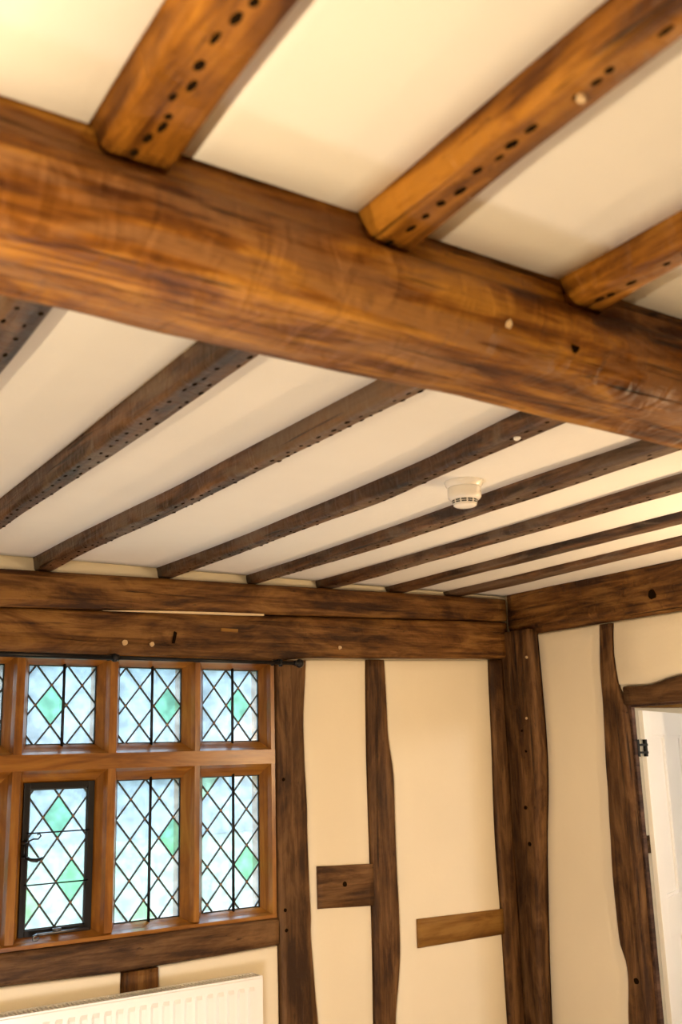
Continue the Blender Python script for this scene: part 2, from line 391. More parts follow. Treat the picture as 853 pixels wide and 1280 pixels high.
for i, (a, b) in enumerate(near):
    lo, hi = interp(a), interp(b); near_fn.append((lo, hi)); zb = EYE+.757-.004*i; sd = 31+i; am = .005
    j = timber('ceiling_joist', -1.28, 1.118, 'yxz', lambda s: rect(lo(s), hi(s), zb, ZC-.001, .008, 4, .014, .002), M['near'], sd, am, .04,
               lock=lambda p, q: q > ZC-.02)
    props(j, near_labels[i], 'joist', 'joists of the near ceiling bay')
    nail_holes(lo, hi, zb, .2, 1.1, sd, am, .038, .0110, j, .014, (.45,))
    if i == 1: disc('paint_fleck', (.835, .70, zb-.006), (-.3, 0, -1), .006, .005, M['peg'], j, 7, 5)

def beam_prof(s):
    k = .006*noise.noise(Vector((s*2.2, 0, 5)))
    key = [(1.124, ZC-.001), (1.120, EYE+.762), (1.112, EYE+.752), (1.094+k, EYE+.735), (1.092+k, EYE+.69), (1.108+k, EYE+.650),
           (1.132, EYE+.629), (1.18, EYE+.624), (1.295, EYE+.622), (1.318, EYE+.629), (1.326, EYE+.645), (1.329, ZC-.001)]
    cnt = [3, 1, 2, 3, 3, 2, 4, 6, 2, 2, 5, 3]; out = []
    for i in range(len(key)):
        p, q = key[i], key[(i+1) % len(key)]
        for j in range(cnt[i]): out.append((p[0]+(q[0]-p[0])*j/cnt[i], p[1]+(q[1]-p[1])*j/cnt[i]))
    return out[::-1]
great = timber('great_beam', XL+.002, 3.655, 'xyz', beam_prof, M['beam'], 5, .006, .022, lock=lambda p, q: q > ZC-.03 or (q > EYE+.75 and p > 1.3))
props(great, 'massive rough-hewn main beam crossing the ceiling, golden at left and browner at right', 'beam')
disc('peg_hole', (1.241, 1.102, EYE+.667), (0, -1, -.25), .010, .006, M['hole'], great, 12, 1)
disc('chipped_patch', (1.085, 1.098, EYE+.672), (0, -1, -.4), .008, .004, M['fill'], great, 5, 9)

# ceiling infill between the joists
def ceil_panel(lo, hi, y0, y1, sd):
    panel('plaster_panel', 'yxz', lo, hi, y0, y1, EYE+.797, ZC-.0005, M['ceil'], ceiling, sd, .004, .003, .08, 6)
e = [(None, const(XL))]+far_fn+[(const(3.69), None)]
for i in range(len(e)-1):
    ceil_panel((lambda s, f=e[i][1]: f(s)-.003), (lambda s, f=e[i+1][0]: f(s)+.003), 1.33, 3.929, 40+i)
for i, (x0, x1) in enumerate([(1.645, 1.74), (2.06, 2.155), (2.47, 2.565), (2.88, 2.98), (3.24, 3.34)]):   # the same bay, past the frame
    near_fn.append((const(x0), const(x1)))
    props(timber('trim_%d' % (i+3), -1.28, 1.118, 'yxz', lambda s: rect(x0, x1, EYE+.745, ZC-.001, .008, 4, .014, .002), M['near'], 51+i, .005, .05,
                 lock=lambda p, q: q > ZC-.02), kind='structure')
e = [(None, const(XL))]+near_fn+[(const(3.69), None)]
for i in range(len(e)-1):
    ceil_panel((lambda s, f=e[i][1]: f(s)-.003), (lambda s, f=e[i+1][0]: f(s)+.003), -1.28, 1.121, 60+i)

# ------------------------------------------------------------------ window-wall timbers
TF = 3.896                                   # front of the studs
seam = lambda x: EYE+.585+.0287*(x-1.06)
beam_bot = interp([(-1.7, EYE+.425), (1.07, EYE+.4235), (1.72, EYE+.424), (2.25, EYE+.421), (2.45, EYE+.438), (2.787, EYE+.446), (3.54, EYE+.468)])
up = timber('wall_plate', XL+.002, 3.652, 'xzy', lambda s: rect(seam(s)+.003, plate_top(s)-.002, 3.868, 3.929, .008, 4), M['plate'], 71, .003, .05)
props(up, 'long brown plate timber above the window, upper of two, carrying the joist ends', 'beam')
low = timber('wall_beam', XL+.002, 3.652, 'xzy', lambda s: rect(beam_bot(s), seam(s)-.002, 3.874, 3.929, .010, 4), M['plate'], 72, .004, .05)
props(low, 'long brown lintel beam directly over the window, lower of two, with pale peg ends', 'beam')
def oriented_strip(name, pts, y0, y1, mat, parent):
    bm = bmesh.new(); A = [bm.verts.new((x, y0, z)) for x, z in pts]; B = [bm.verts.new((x, y1, z)) for x, z in pts]; n = len(pts)
    bm.faces.new(A); bm.faces.new(B)
    for k in range(n): bm.faces.new((A[k], A[(k+1) % n], B[(k+1) % n], B[k]))
    return recenter(bm, name, mat, parent)
oriented_strip('lime_filler', [(1.46, seam(1.46)-.002), (1.62, seam(1.6)+.003), (1.80, seam(1.8)+.004), (2.0, seam(2.0)+.004), (2.20, seam(2.2)+.003),
                               (2.20, seam(2.2)-.005), (2.05, seam(2.05)-.006), (1.85, seam(1.85)-.005), (1.65, seam(1.65)-.004)], 3.866, 3.88, M['fill'], low)
for k, (x, z, r) in enumerate([(1.557, .470, .0115), (1.674, .468, .010), (2.602, .487, .008)]):
    disc('peg', (x, 3.868, EYE+z), (0, -1, 0), r, .012, M['peg'], low, 12, k)
oriented_strip('split', [(1.763, EYE+.475), (1.775, EYE+.475), (1.785, EYE+.52), (1.773, EYE+.525)], 3.869, 3.88, M['hole'], low)
oriented_strip('inlaid_patch', [(1.99, EYE+.535), (2.07, EYE+.533), (2.072, EYE+.548), (1.99, EYE+.549)], 3.869, 3.88, M['fresh'], low)

P1L = interp([(.02, 2.28), (.543, 2.282), (.849, 2.279), (.943, 2.271), (1.989, 2.276), (2.05, 2.276)])
P1R = interp([(.02, 2.46), (.516, 2.456), (.616, 2.446), (.745, 2.436), (.873, 2.426), (.936, 2.429), (1.056, 2.424), (1.282, 2.419), (1.406, 2.42), (1.62, 2.411), (1.78, 2.411), (2.05, 2.431)])
S2L = interp([(.02, 2.75), (.47, 2.754), (.727, 2.76), (1.127, 2.762), (1.563, 2.762), (1.761, 2.766), (2.06, 2.775)])
S2R = interp([(.02, 2.85), (.454, 2.862), (.629, 2.889), (.743, 2.902), (.945, 2.905), (1.116, 2.902), (1.487, 2.905), (1.559, 2.899), (1.687, 2.88), (1.872, 2.877), (2.06, 2.871)])
S3L = interp([(.02, 3.53), (.421, 3.528), (.873, 3.526), (1.218, 3.521), (1.66, 3.536), (1.878, 3.540), (2.08, 3.546)])
def stud(lo, hi, z0, z1, label, seed, mat='post', d0=TF, name='timber_post', cat='post'):
    o = timber(name, z0, z1, 'zxy', lambda s: rect(lo(s), hi(s), d0, 3.929, .006, 4), M[mat], seed, .003, .04)
    return props(o, label, cat)
p1 = stud(P1L, P1R, .002, beam_bot(2.36)-.006, 'wavy-edged brown post between the leaded window and the first cream panel', 81, d0=3.888)
for k, (x, z) in enumerate([(2.30, 1.51), (2.30, .98), (2.305, .90)]):
    disc('peg_hole', (x, 3.884, z), (0, -1, 0), .007, .006, M['hole'], p1, 10, k)
stud(S2L, S2R, .002, beam_bot(2.82)-.006, 'bowed brown stud standing between the two cream panels right of the window', 82)
stud(S3L, const(3.628), .002, beam_bot(3.5)-.004, 'narrow stud at the corner, hard against the big corner post', 83)
def rail(name, x0, x1, lo, hi, label, seed, mat, amp=.003):
    o = timber(name, x0, x1, 'xzy', lambda s: rect(lo(s), hi(s), TF-.001, 3.9045, .003, 4), M[mat], seed, amp, .03)
    return props(o, label, 'rail')
r1 = rail('timber_rail', 2.470, 2.764, interp([(2.46, .966), (2.77, .953)]), interp([(2.46, 1.139), (2.77, 1.127)]), 'short deep block of dark timber set in the plaster left of the bowed stud', 84, 'post')
disc('knot', (2.61, TF-.003, 1.055), (0, -1, 0), .012, .004, M['hole'], r1, 9, 4)
rail('timber_rail', 3.003, 3.527, const(.748), interp([(3.0, .870), (3.53, .862)]), 'pale orange-brown rail between the bowed stud and the corner post', 85, 'fresh', .0015)
# sill timber under the window and the short stud below it
sill_top, sill_bot = const(.9545), interp([(-1, .85), (1.13, .842), (1.59, .831), (1.735, .835), (2.268, .847)])
props(timber('sill_beam', XL+.002, 2.268, 'xzy', lambda s: rect(sill_bot(s), sill_top(s)-.004, 3.886, 3.929, .008, 5), M['post'], 86, .005, .03),
      'rough dark timber lying under the window frame above the radiator', 'beam')
stud(const(1.592), const(1.736), .002, .828, 'short reddish-brown stud below the sill timber, hidden lower down by the radiator', 87, 'plate', 3.893)
props(timber('trim_2', .952, beam_bot(.7)-.006, 'zxy', lambda s: rect(.60, .752, TF, 3.929, .006, 4), M['post'], 88, .003, .04), kind='structure')

# plaster infill of the window wall
PF, PB = 3.905, 3.9292
g = .002
def wpanel(lo, hi, z0, z1, sd): panel('plaster_panel', 'zxy', lo, hi, z0, z1, PF, PB, M['wall'], wall_back, sd)
wpanel(lambda s: P1R(s)+g, lambda s: S2L(s)-g, .003, lambda x: beam_bot(x)-.004, 1)
wpanel(lambda s: S2R(s)+g, lambda s: S3L(s)-g, .003, lambda x: beam_bot(x)-.004, 2)
wpanel(const(1.738), lambda s: P1L(s)-g, .003, lambda x: sill_bot(x)-.003, 3)
wpanel(const(-1.69), const(1.590), .003, lambda x: sill_bot(x)-.003, 4)
wpanel(const(-1.69), const(.598), .953, lambda x: beam_bot(x)-.004, 5)

# ------------------------------------------------------------------ corner post and right-hand wall
CPR = interp([(.02, 3.80), (.348, 3.79), (.577, 3.78), (.847, 3.762), (1.178, 3.735), (1.423, 3.703), (1.632, 3.690), (1.945, 3.694), (2.194, 3.700), (2.21, 3.700)])
def corner_prof(s):
    y = CPR(s); x0, x1, y1 = 3.632, 3.7035, 3.929
    key = [(x0, y1), (x0, y+.014), (x0+.010, y), (x1, y-.002), (x1, y1)]; cnt = [8, 2, 3, 6, 3]; out = []
    for i in range(5):
        p, q = key[i], key[(i+1) % 5]
        for j in range(cnt[i]): out.append((p[0]+(q[0]-p[0])*j/cnt[i], p[1]+(q[1]-p[1])*j/cnt[i]))
    return out
cp = timber('corner_post', .002, 2.202, 'zxy', corner_prof, M['post'], 91, .004, .03, lock=lambda p, q: p > 3.70 or q > 3.92)
props(cp, 'broad weathered post standing in the corner of the room, flared at the top', 'post')
for k, (y, z) in enumerate([(3.79, 1.16), (3.80, 1.33), (3.77, 1.60), (3.79, 1.70)]):
    disc('peg_hole', (3.628, y, z), (-1, 0, 0), .010 if k < 2 else .006, .006, M['hole'], cp, 10, k)
for k, (y, z) in enumerate([(3.72, 2.06), (3.75, 1.76)]):
    disc('peg', (3.628, y, z), (-1, 0, 0), .007, .006, M['peg'], cp, 10, k)

def rplate_prof(s):
    key = [(3.7035, EYE+.796), (3.662, EYE+.796), (3.660, EYE+.79), (3.658, EYE+.625), (3.664, EYE+.613), (3.692, EYE+.579), (3.7035, EYE+.579)]
    cnt = [3, 1, 6, 2, 4, 1, 5]; out = []
    for i in range(7):
        p, q = key[i], key[(i+1) % 7]
        for j in range(cnt[i]): out.append((p[1]+(q[1]-p[1])*j/cnt[i], p[0]+(q[0]-p[0])*j/cnt[i]))
    return out
rp_ = timber('wall_plate', YF+.002, 3.866, 'yzx', rplate_prof, M['plate'], 92, .004, .04, lock=lambda p, q: q > 3.70)
props(rp_, 'deep reddish-brown plate timber along the top of the right-hand wall', 'beam')
disc('knot', (3.655, 2.93, EYE+.665), (-1, 0, 0), .022, .005, M['hole'], rp_, 12, 2)

DPL = interp([(.02, 3.30), (.435, 3.305), (.615, 3.288), (.695, 3.295), (.758, 3.318), (.924, 3.325), (1.06, 3.324), (1.251, 3.317), (1.426, 3.309), (1.587, 3.306), (1.797, 3.297), (1.967, 3.295), (2.17, 3.276)])
DPR = interp([(.02, 3.168), (1.80, 3.164), (1.875, 3.198), (1.964, 3.211), (2.056, 3.214), (2.163, 3.202)])
def dpost_prof(s):
    lo, hi = DPR(s), DPL(s); c = .03 if s < 1.78 else .006
    key = [(lo, 3.7035), (lo, 3.678+c*.8), (lo+c, 3.678), (hi-.006, 3.678), (hi, 3.684), (hi, 3.7035)]; cnt = [3, 2, 6, 1, 2, 5]; out = []
    for i in range(6):
        p, q = key[i], key[(i+1) % 6]
        for j in range(cnt[i]): out.append((p[0]+(q[0]-p[0])*j/cnt[i], p[1]+(q[1]-p[1])*j/cnt[i]))
    return out
dp = timber('door_post', .002, 2.172, 'zyx', dpost_prof, M['post'], 93, .004, .03, lock=lambda p, q: q > 3.70)
props(dp, 'crooked waney-edged post at the left side of the doorway, running up to the plate', 'post')
disc('knot', (3.674, 3.235, .62), (-1, 0, 0), .014, .004, M['hole'], dp, 9, 6)
HT = interp([(2.2, 1.915), (2.834, 1.902), (2.907, 1.893), (3.01, 1.872), (3.16, 1.876), (3.2, 1.882)])
props(timber('door_lintel', 2.20, 3.160, 'yzx', lambda s: rect(1.792-.006*(s-2.9), HT(s), 3.674, 3.7035, .008, 4), M['post'], 94, .003, .04, lock=lambda p, q: q > 3.70),
      'brown lintel timber over the doorway at the right edge', 'beam')
def rpanel(lo, hi, z0, z1, sd): panel('plaster_panel', 'zyx', lo, hi, z0, z1, 3.689, 3.7045, M['wall'], wall_right, sd)
rpanel(lambda s: DPL(s)+g, lambda s: CPR(s)-.004, .003, EYE+.577, 11)
rpanel(const(2.20), lambda s: DPR(s)-g, lambda y: HT(y)+.002, EYE+.577, 12)
rpanel(const(YF+.005), const(2.195), .003, EYE+.577, 13)

# door lining, door and hall timbers
props(timber('trim_8', .002, 1.775, 'zyx', lambda s: rect(2.205, 2.332, 3.676, 3.7035, .008, 4), M['post'], 98, .003, .04, lock=lambda p, q: q > 3.70), kind='structure')
dl = empty('trim_1', (3.72, 3.16, 0), kind='structure')
boxes('jamb', [((3.7055, 3.149, .001), (3.728, 3.1715, 1.80))], M['lining'], dl)
boxes('jamb', [((3.7055, 2.331, .001), (3.724, 2.352, 1.80))], M['lining'], dl)
boxes('head', [((3.7055, 2.352, 1.782), (3.724, 3.149, 1.799))], M['lining'], dl)
door = empty('door_1', (3.811, 3.175, .012), kind='structure')
dw, dh, th = .76, 1.757, .022
dmat = Matrix.Translation((3.811, 3.175, .012)) @ Matrix.Rotation(math.radians(24), 4, 'Z')
def dboxes(name, lst, mat, bev=0.0, parent=door):
    bm = bmesh.new()
    for a, b in lst: box(bm, a, b, bev)
    return finish(bm, name, mat, parent, False, dmat)
st, mu = .115, .10; pw = (dw-2*st-mu)/2
zr = [0, .20, .755, .925, 1.645, dh]
dboxes('stile', [((0, 0, 0), (st, th, dh))], M['door'], .002); dboxes('stile', [((dw-st, 0, 0), (dw, th, dh))], M['door'], .002)
for a, b in ((zr[0], zr[1]), (zr[2], zr[3]), (zr[4], zr[5])):
    dboxes('rail', [((st, 0, a), (dw-st, th, b))], M['door'], .002)
for a, b in ((zr[1], zr[2]), (zr[3], zr[4])):
    dboxes('muntin', [((st+pw, 0, a), (st+pw+mu, th, b))], M['door'], .002)
    for x in (st, st+pw+mu):
        dboxes('door_panel', [((x, .012, a), (x+pw, th-.004, b))], M['door'])
        dboxes('moulding', [((x, .004, a), (x+.012, .012, b)), ((x+pw-.012, .004, a), (x+pw, .012, b)),
                            ((x+.012, .004, a), (x+pw-.012, .012, a+.012)), ((x+.012, .004, b-.012), (x+pw-.012, .012, b))], M['door'])
for zc in (1.60, .30):
    bm = bmesh.new()
    box(bm, (3.722, 3.146, zc-.038), (3.736, 3.149, zc+.038)); box(bm, (3.788, 3.158, zc-.038), (3.802, 3.172, zc+.038))
    for dz in (-.020, .014): box(bm, (3.734, 3.146, zc+dz-.005), (3.792, 3.160, zc+dz+.005))
    recenter(bm, 'hinge', M['iron'], door)
props(timber('hall_rail', XR+.05, 6.27, 'xzy', lambda s: rect(.985, 1.085, 4.278, 4.299, .006, 3), M['post'], 95, .003, .1), 'brown rail crossing the hall wall, glimpsed behind the white door edge', 'rail')
props(timber('hall_stud', .002, .975, 'zxy', lambda s: rect(4.86+.06*math.sin(s*2), 4.985+.04*math.sin(s*3+1), 4.278, 4.299, .006, 3), M['post'], 96, .004, .05), 'curved brown stud on the hall wall, glimpsed low beside the white door edge', 'post')
props(timber('hall_plate', XR+.05, 6.27, 'xzy', lambda s: rect(1.845, 1.95, 4.27, 4.299, .006, 3), M['fresh'], 97, .003, .1), 'pale timber high on the hall wall, glimpsed over the top of the white door', 'beam')

# ------------------------------------------------------------------ leaded window
win = empty('window_1', (1.53, 3.95, .95), kind='structure')
GY = 3.962
Zt, Zm1, Zm0, Zb = 1.981, 1.674, 1.533, .994        # glass edges
cols = [(.830, 1.107), (1.199, 1.475), (1.570, 1.848), (1.944, 2.218)]
def bar_v(x0g, x0f, x1f, x1g, z0, z1, name='mullion'):
    """upright oak bar: front flat x0f-x1f at the room side, hollow splays back to the glass edges"""
    def pr(s):
        out = [(x0f+.001, 3.900), ((x0f+x1f)/2, 3.900), (x1f-.001, 3.900), (x1f, 3.902)]
        for t in (.25, .5, .75): out.append((x1f+(x1g-x1f)*t, 3.902+(GY-.012-3.902)*(t**.75)))
        out += [(x1g, GY-.010), (x1g, 4.02), (x0g, 4.02), (x0g, GY-.010)]
        for t in (.75, .5, .25): out.append((x0f+(x0g-x0f)*t, 3.902+(GY-.012-3.902)*(t**.75)))
        out.append((x0f, 3.902))
        return out
    return timber(name, z0, z1, 'zxy', pr, M['frame'], 1, 0.0, .12, parent=win, smooth=False)
def bar_h(z0g, z0f, z1f, z1g, x0, x1, name):
    def pr(s):
        out = [(z0f+.001, 3.899), ((z0f+z1f)/2, 3.899), (z1f-.001, 3.899), (z1f, 3.901)]
        for t in (.25, .5, .75): out.append((z1f+(z1g-z1f)*t, 3.901+(GY-.012-3.901)*(t**.75)))
        out += [(z1g, GY-.010), (z1g, 4.021), (z0g, 4.021), (z0g, GY-.010)]
        for t in (.75, .5, .25): out.append((z0f+(z0g-z0f)*t, 3.901+(GY-.012-3.901)*(t**.75)))
        out.append((z0f, 3.901))
        return out
    return timber(name, x0, x1, 'xzy', pr, M['frame'], 2, 0.0, .12, parent=win, smooth=False)
bar_v(.757, .757, .792, .830, .952, 2.03, 'side_jamb')
for a, b in ((0, 1), (1, 2), (2, 3)):
    c = {0: (1.139, 1.172), 1: (1.510, 1.544), 2: (1.884, 1.909)}[a]
    bar_v(cols[a][1], c[0], c[1], cols[b][0], Zb-.02, Zt+.02)
bar_v(2.218, 2.247, 2.2675, 2.2675, .952, 2.03, 'side_jamb')
bar_h(1.533, 1.578, 1.639, 1.674, .758, 2.267, 'transom')
bar_h(.952, .952, .968, .994, .758, 2.267, 'sill')
bar_h(1.981, 2.007, 2.03, 2.03, .758, 2.267, 'head')

def clip(poly, x0, x1, z0, z1):
    def cut(ps, f, inter):
        out = []
        for i in range(len(ps)):
            a, b = ps[i-1], ps[i]
            if f(b):
                if not f(a): out.append(inter(a, b))
                out.append(b)
            elif f(a): out.append(inter(a, b))
        return out
    def ix(x): return lambda a, b: (x, a[1]+(b[1]-a[1])*(x-a[0])/(b[0]-a[0]))
    def iz(z): return lambda a, b: (a[0]+(b[0]-a[0])*(z-a[1])/(b[1]-a[1]), z)
    for f, i in ((lambda p: p[0] >= x0, ix(x0)), (lambda p: p[0] <= x1, ix(x1)), (lambda p: p[1] >= z0, iz(z0)), (lambda p: p[1] <= z1, iz(z1))):
        if len(poly) < 3: return []
        poly = cut(poly, f, i)
    return poly
def seg_box(bm, p, q, wd, y0, y1):
    d = Vector((q[0]-p[0], q[1]-p[1])); 
    if d.length < 1e-4: return
    d.normalize(); nx, nz = -d.y*wd/2, d.x*wd/2
    c = [(p[0]+nx, p[1]+nz), (q[0]+nx, q[1]+nz), (q[0]-nx, q[1]-nz), (p[0]-nx, p[1]-nz)]
    A = [bm.verts.new((x, y0, z)) for x, z in c]; B = [bm.verts.new((x, y1, z)) for x, z in c]
    bm.faces.new(A); bm.faces.new(B)
    for k in range(4): bm.faces.new((A[k], A[(k+1) % 4], B[(k+1) % 4], B[k]))
rng = random.Random(7)
def leaded(parent_kind, x0, x1, z0, z1, node, hx, hz, greens, pales, gy, bar):
    """diamond quarries: lead lines cross at node + (i*hx, j*hz) with i+j even, measured from the top left of the light"""
    par = parent_kind
    nx, nz = x0+node[0], z1-node[1]; solder = []
    for i in range(-6, 8):
        for j in range(-10, 11):
            px, pz = nx+i*hx, nz+j*hz
            if (i+j) % 2 == 0:
                if x0+.006 < px < x1-.006 and z0+.006 < pz < z1-.006: solder.append((px, pz))
                continue
            poly = clip([(px-hx, pz), (px, pz-hz), (px+hx, pz), (px, pz+hz)], x0, x1, z0, z1)
            if len(poly) < 3: continue
            ar = abs(sum(poly[k-1][0]*poly[k][1]-poly[k][0]*poly[k-1][1] for k in range(len(poly))))/2
            if ar < 4e-5: continue
            cx_, cz_ = sum(p[0] for p in poly)/len(poly), sum(p[1] for p in poly)/len(poly)
            mat = M['clear']
            for gx, gz in greens:
                if abs(px-(x0+gx)) < hx*.6 and abs(pz-(z1-gz)) < hz*.6: mat = M['green']
            for gx, gz in pales:
                if abs(cx_-(x0+gx)) < hx*.6 and abs(cz_-(z1-gz)) < hz*.6: mat = M['pale_green']
            bm = bmesh.new(); tx, tz = rng.uniform(-.03, .03), rng.uniform(-.03, .03); sh = .985
            A = []; B = []
            for p in poly:
                qx, qz = (p[0]-cx_)*sh, (p[1]-cz_)*sh
                A.append(bm.verts.new((qx, qx*tx+qz*tz-.0012, qz))); B.append(bm.verts.new((qx, qx*tx+qz*tz+.0012, qz)))
            bm.faces.new(A); bm.faces.new(B)
            for k in range(len(A)): bm.faces.new((A[k], A[(k+1) % len(A)], B[(k+1) % len(A)], B[k]))
            o = finish(bm, 'pane', mat, par, False, Matrix.Translation((cx_, gy, cz_)))
            if mat is not M['clear']: o['label'] = 'green-tinted glass pane'
    bm = bmesh.new(); sl = hz/hx
    for sgn in (1, -1):
        for k in range(-22, 23):
            c = k*2*hz
            # line z-nz = sgn*sl*(x-nx)+c
            pts = []
            for x in (x0, x1):
                z = nz+sgn*sl*(x-nx)+c
                if z0-1e-9 <= z <= z1+1e-9: pts.append((x, z))
            for z in (z0, z1):
                x = nx+(z-nz-c)/(sgn*sl)
                if x0 < x < x1: pts.append((x, z))
            if len(pts) >= 2: seg_box(bm, pts[0], pts[1], .0062, gy-.0035, gy+.0035)
    for p, q in (((x0, z0), (x1, z0)), ((x0, z1), (x1, z1)), ((x0, z0), (x0, z1)), ((x1, z0), (x1, z1))):
        seg_box(bm, p, q, .009, gy-.004, gy+.004)
    recenter(bm, 'lead_came', M['lead'], par)
    bm = bmesh.new()
    for px, pz in solder: seg_box(bm, (px-.005, pz), (px+.005, pz), .009, gy-.0048, gy-.003)
    recenter(bm, 'solder_joint', M['solder'], par)
    if bar:
        bm = bmesh.new(); tube(bm, [(x0+bar, gy-.013, z0-.012), (x0+bar, gy-.013, z1+.012)], .0062, 8)
        recenter(bm, 'saddle_bar', M['iron'], par, True)
def light(col, z0, z1, *a):
    x0, x1 = cols[col]
    o = empty('leaded_light', ((x0+x1)/2, GY, z0)); o.parent = win; o.matrix_parent_inverse = win.matrix_world.inverted()
    bpy.context.view_layer.update()
    leaded(o, x0, x1, z0, z1, *a)
HX, HZ = .0615, .0775
light(0, Zm1, Zt, (.04, .08), HX, HZ, [(.225, .155)], [], GY, .138)
light(1, Zm1, Zt, (.0335, .155), HX, HZ, [(.095, .155)], [], GY, .140)
light(2, Zm1, Zt, (.093, .080), HX, HZ-.001, [(.218, .153)], [], GY, .142)
light(3, Zm1, Zt, (.058, .078), .0585, .0745, [(.175, .150)], [], GY, .141)
light(0, Zb, Zm0, (.05, .08), HX, HZ, [(.17, .31)], [], GY, .138)
light(2, Zb, Zm0, (.063, .077), HX, .0772, [(.248, .230)], [(.125, .515)], GY, .142)
light(3, Zb, Zm0, (.029, .066), .0615, .0735, [(.215, .360)], [(.0, .066)], GY, .144)
# iron casement in the second light
cx0, cx1 = 1.199, 1.4745
cas = empty('casement', (1.33, 3.955, .99)); cas.parent = win; cas.matrix_parent_inverse = win.matrix_world.inverted()
bpy.context.view_layer.update()
CY = 3.950
bx = [((cx0, CY-.010, .986), (cx0+.022, CY+.010, 1.535)), ((cx1-.026, CY-.010, .986), (cx1, CY+.010, 1.535)),
      ((cx0+.022, CY-.010, .986), (cx1-.026, CY+.010, 1.010)), ((cx0+.022, CY-.010, 1.511), (cx1-.026, CY+.010, 1.535))]
boxes('casement_frame', bx, M['iron'], cas, .002)
leaded(cas, cx0+.022, cx1-.026, 1.010, 1.511, (.114, .026), .0585, .0785, [(.114, .1045), (.175, .340)], [(.02, .42)], CY, None)
bm = bmesh.new()
for z in (1.352, 1.168): tube(bm, [(cx0+.015, CY-.014, z), (cx1-.018, CY-.014, z)], .0028, 6)
recenter(bm, 'saddle_bar', M['iron'], cas, True)
bm = bmesh.new()
box(bm, (cx0+.002, CY-.022, 1.262), (cx0+.012, CY-.010, 1.330))
tube(bm, [(cx0-.006, CY-.026, 1.317), (cx0+.022, CY-.026, 1.317)], .004, 8); tube(bm, [(cx0-.008, CY-.026, 1.266), (cx0+.024, CY-.026, 1.266)], .0045, 8)
tube(bm, [(cx0+.010, CY-.028, 1.266), (cx0+.014, CY-.032, 1.30), (cx0+.018, CY-.036, 1.326), (cx0+.032, CY-.04, 1.333), (cx0+.050, CY-.042, 1.332), (cx0+.060, CY-.042, 1.343), (cx0+.054, CY-.042, 1.352), (cx0+.046, CY-.042, 1.347)], .0032, 8)
tube(bm, [(cx0+.010, CY-.028, 1.266), (cx0+.032, CY-.034, 1.258), (cx0+.050, CY-.036, 1.256), (cx0+.072, CY-.034, 1.264)], [.004, .007, .008, .004], 8)
recenter(bm, 'latch_handle', M['iron'], cas, True)
bm = bmesh.new()
tube(bm, [(cx0+.062, CY-.034, .996), (cx0+.10, CY-.030, .996), (cx0+.26, CY-.026, .998)], .0045, 8)
tube(bm, [(cx0+.062, CY-.034, .996), (cx0+.046, CY-.040, .992), (cx0+.046, CY-.044, .982), (cx0+.058, CY-.044, .980), (cx0+.068, CY-.040, .986)], .005, 8)
box(bm, (cx0+.125, CY-.03, 1.000), (cx0+.155, CY-.010, 1.010))
recenter(bm, 'casement_stay', M['steel'], cas, True)

# ------------------------------------------------------------------ curtain rod
RY, RZ = 3.822, EYE+.4035
rod = empty('curtain_rod', (1.5, RY, RZ), label='black iron curtain pole with a ball end, fixed above the leaded window', cat='curtain rod')
bm = bmesh.new(); tube(bm, [(.50, RY, RZ), (1.50, RY, RZ)], .0105, 14); tube(bm, [(1.485, RY, RZ), (1.512, RY, RZ)], .0135, 14); recenter(bm, 'outer_tube', M['iron'], rod, True)
bm = bmesh.new(); tube(bm, [(1.45, RY, RZ), (2.335, RY, RZ)], .008, 14); recenter(bm, 'inner_tube', M['iron'], rod, True)
for x, sg in ((2.352, 1), (.482, -1)):
    bm = bmesh.new(); bmesh.ops.create_uvsphere(bm, u_segments=18, v_segments=12, radius=.0195, matrix=Matrix.Translation((x, RY, RZ)))
    tube(bm, [(x-sg*.028, RY, RZ), (x-sg*.012, RY, RZ)], .012, 12); recenter(bm, 'finial', M['iron'], rod, True)
for x in (.84, 1.497, 2.255):
    zc = beam_bot(x)-.006 if x < 2.3 else beam_bot(x)+.03
    bm = bmesh.new(); tube(bm, [(x, RY, RZ-.016), (x, RY, RZ+.014)], .009, 10)
    yb = 3.897 if x < 2.3 else 3.866
    tube(bm, [(x, RY, RZ+.012), (x, RY+.03, RZ+.014), (x, yb, RZ+.016)] if x < 2.3 else [(x, RY, RZ+.012), (x, RY+.02, RZ+.03), (x, yb, RZ+.045)], .005, 8)
    tube(bm, [(x, yb-.004, RZ-.006 if x < 2.3 else RZ+.03), (x, yb-.004, zc if x < 2.3 else RZ+.06)], .007, 8)
    recenter(bm, 'bracket', M['iron'], rod, True)

# ------------------------------------------------------------------ radiator
RX0, RX1, RT, RB = .50, 2.140, .756, .16
rad = empty('radiator', (1.32, 3.84, 0), label='white ribbed panel radiator on the wall under the window', cat='radiator')
bm = bmesh.new(); pitch = .0455; pts = []
x = RX0+.03; pts += [(RX0, 0)]
xs = RX1-.030
n = int((xs-x)/pitch); x = xs-n*pitch
for k in range(n):
    a = x+k*pitch; pts += [(a+.009, 0), (a+.014, -.010), (a+.034, -.010), (a+.039, 0)]
pts += [(RX1, 0)]
zl = [(RB, 0), (RB+.028, 0), (RB+.042, 1), (RT-.046, 1), (RT-.032, 0), (RT-.006, 0), (RT, .0)]
grid = []
for zi, (z, kf) in enumerate(zl):
    yo = .006 if zi == len(zl)-1 else 0
    grid.append([bm.verts.new((px, 3.803+py*kf+yo, z)) for px, py in pts])
for i in range(len(grid)-1):
    for j in range(len(pts)-1): bm.faces.new((grid[i][j], grid[i][j+1], grid[i+1][j+1], grid[i+1][j]))
recenter(bm, 'front_panel', M['white'], rad)
boxes('back_panel', [((RX0, 3.872, RB), (RX1, 3.886, RT-.004))], M['white'], rad, .003)
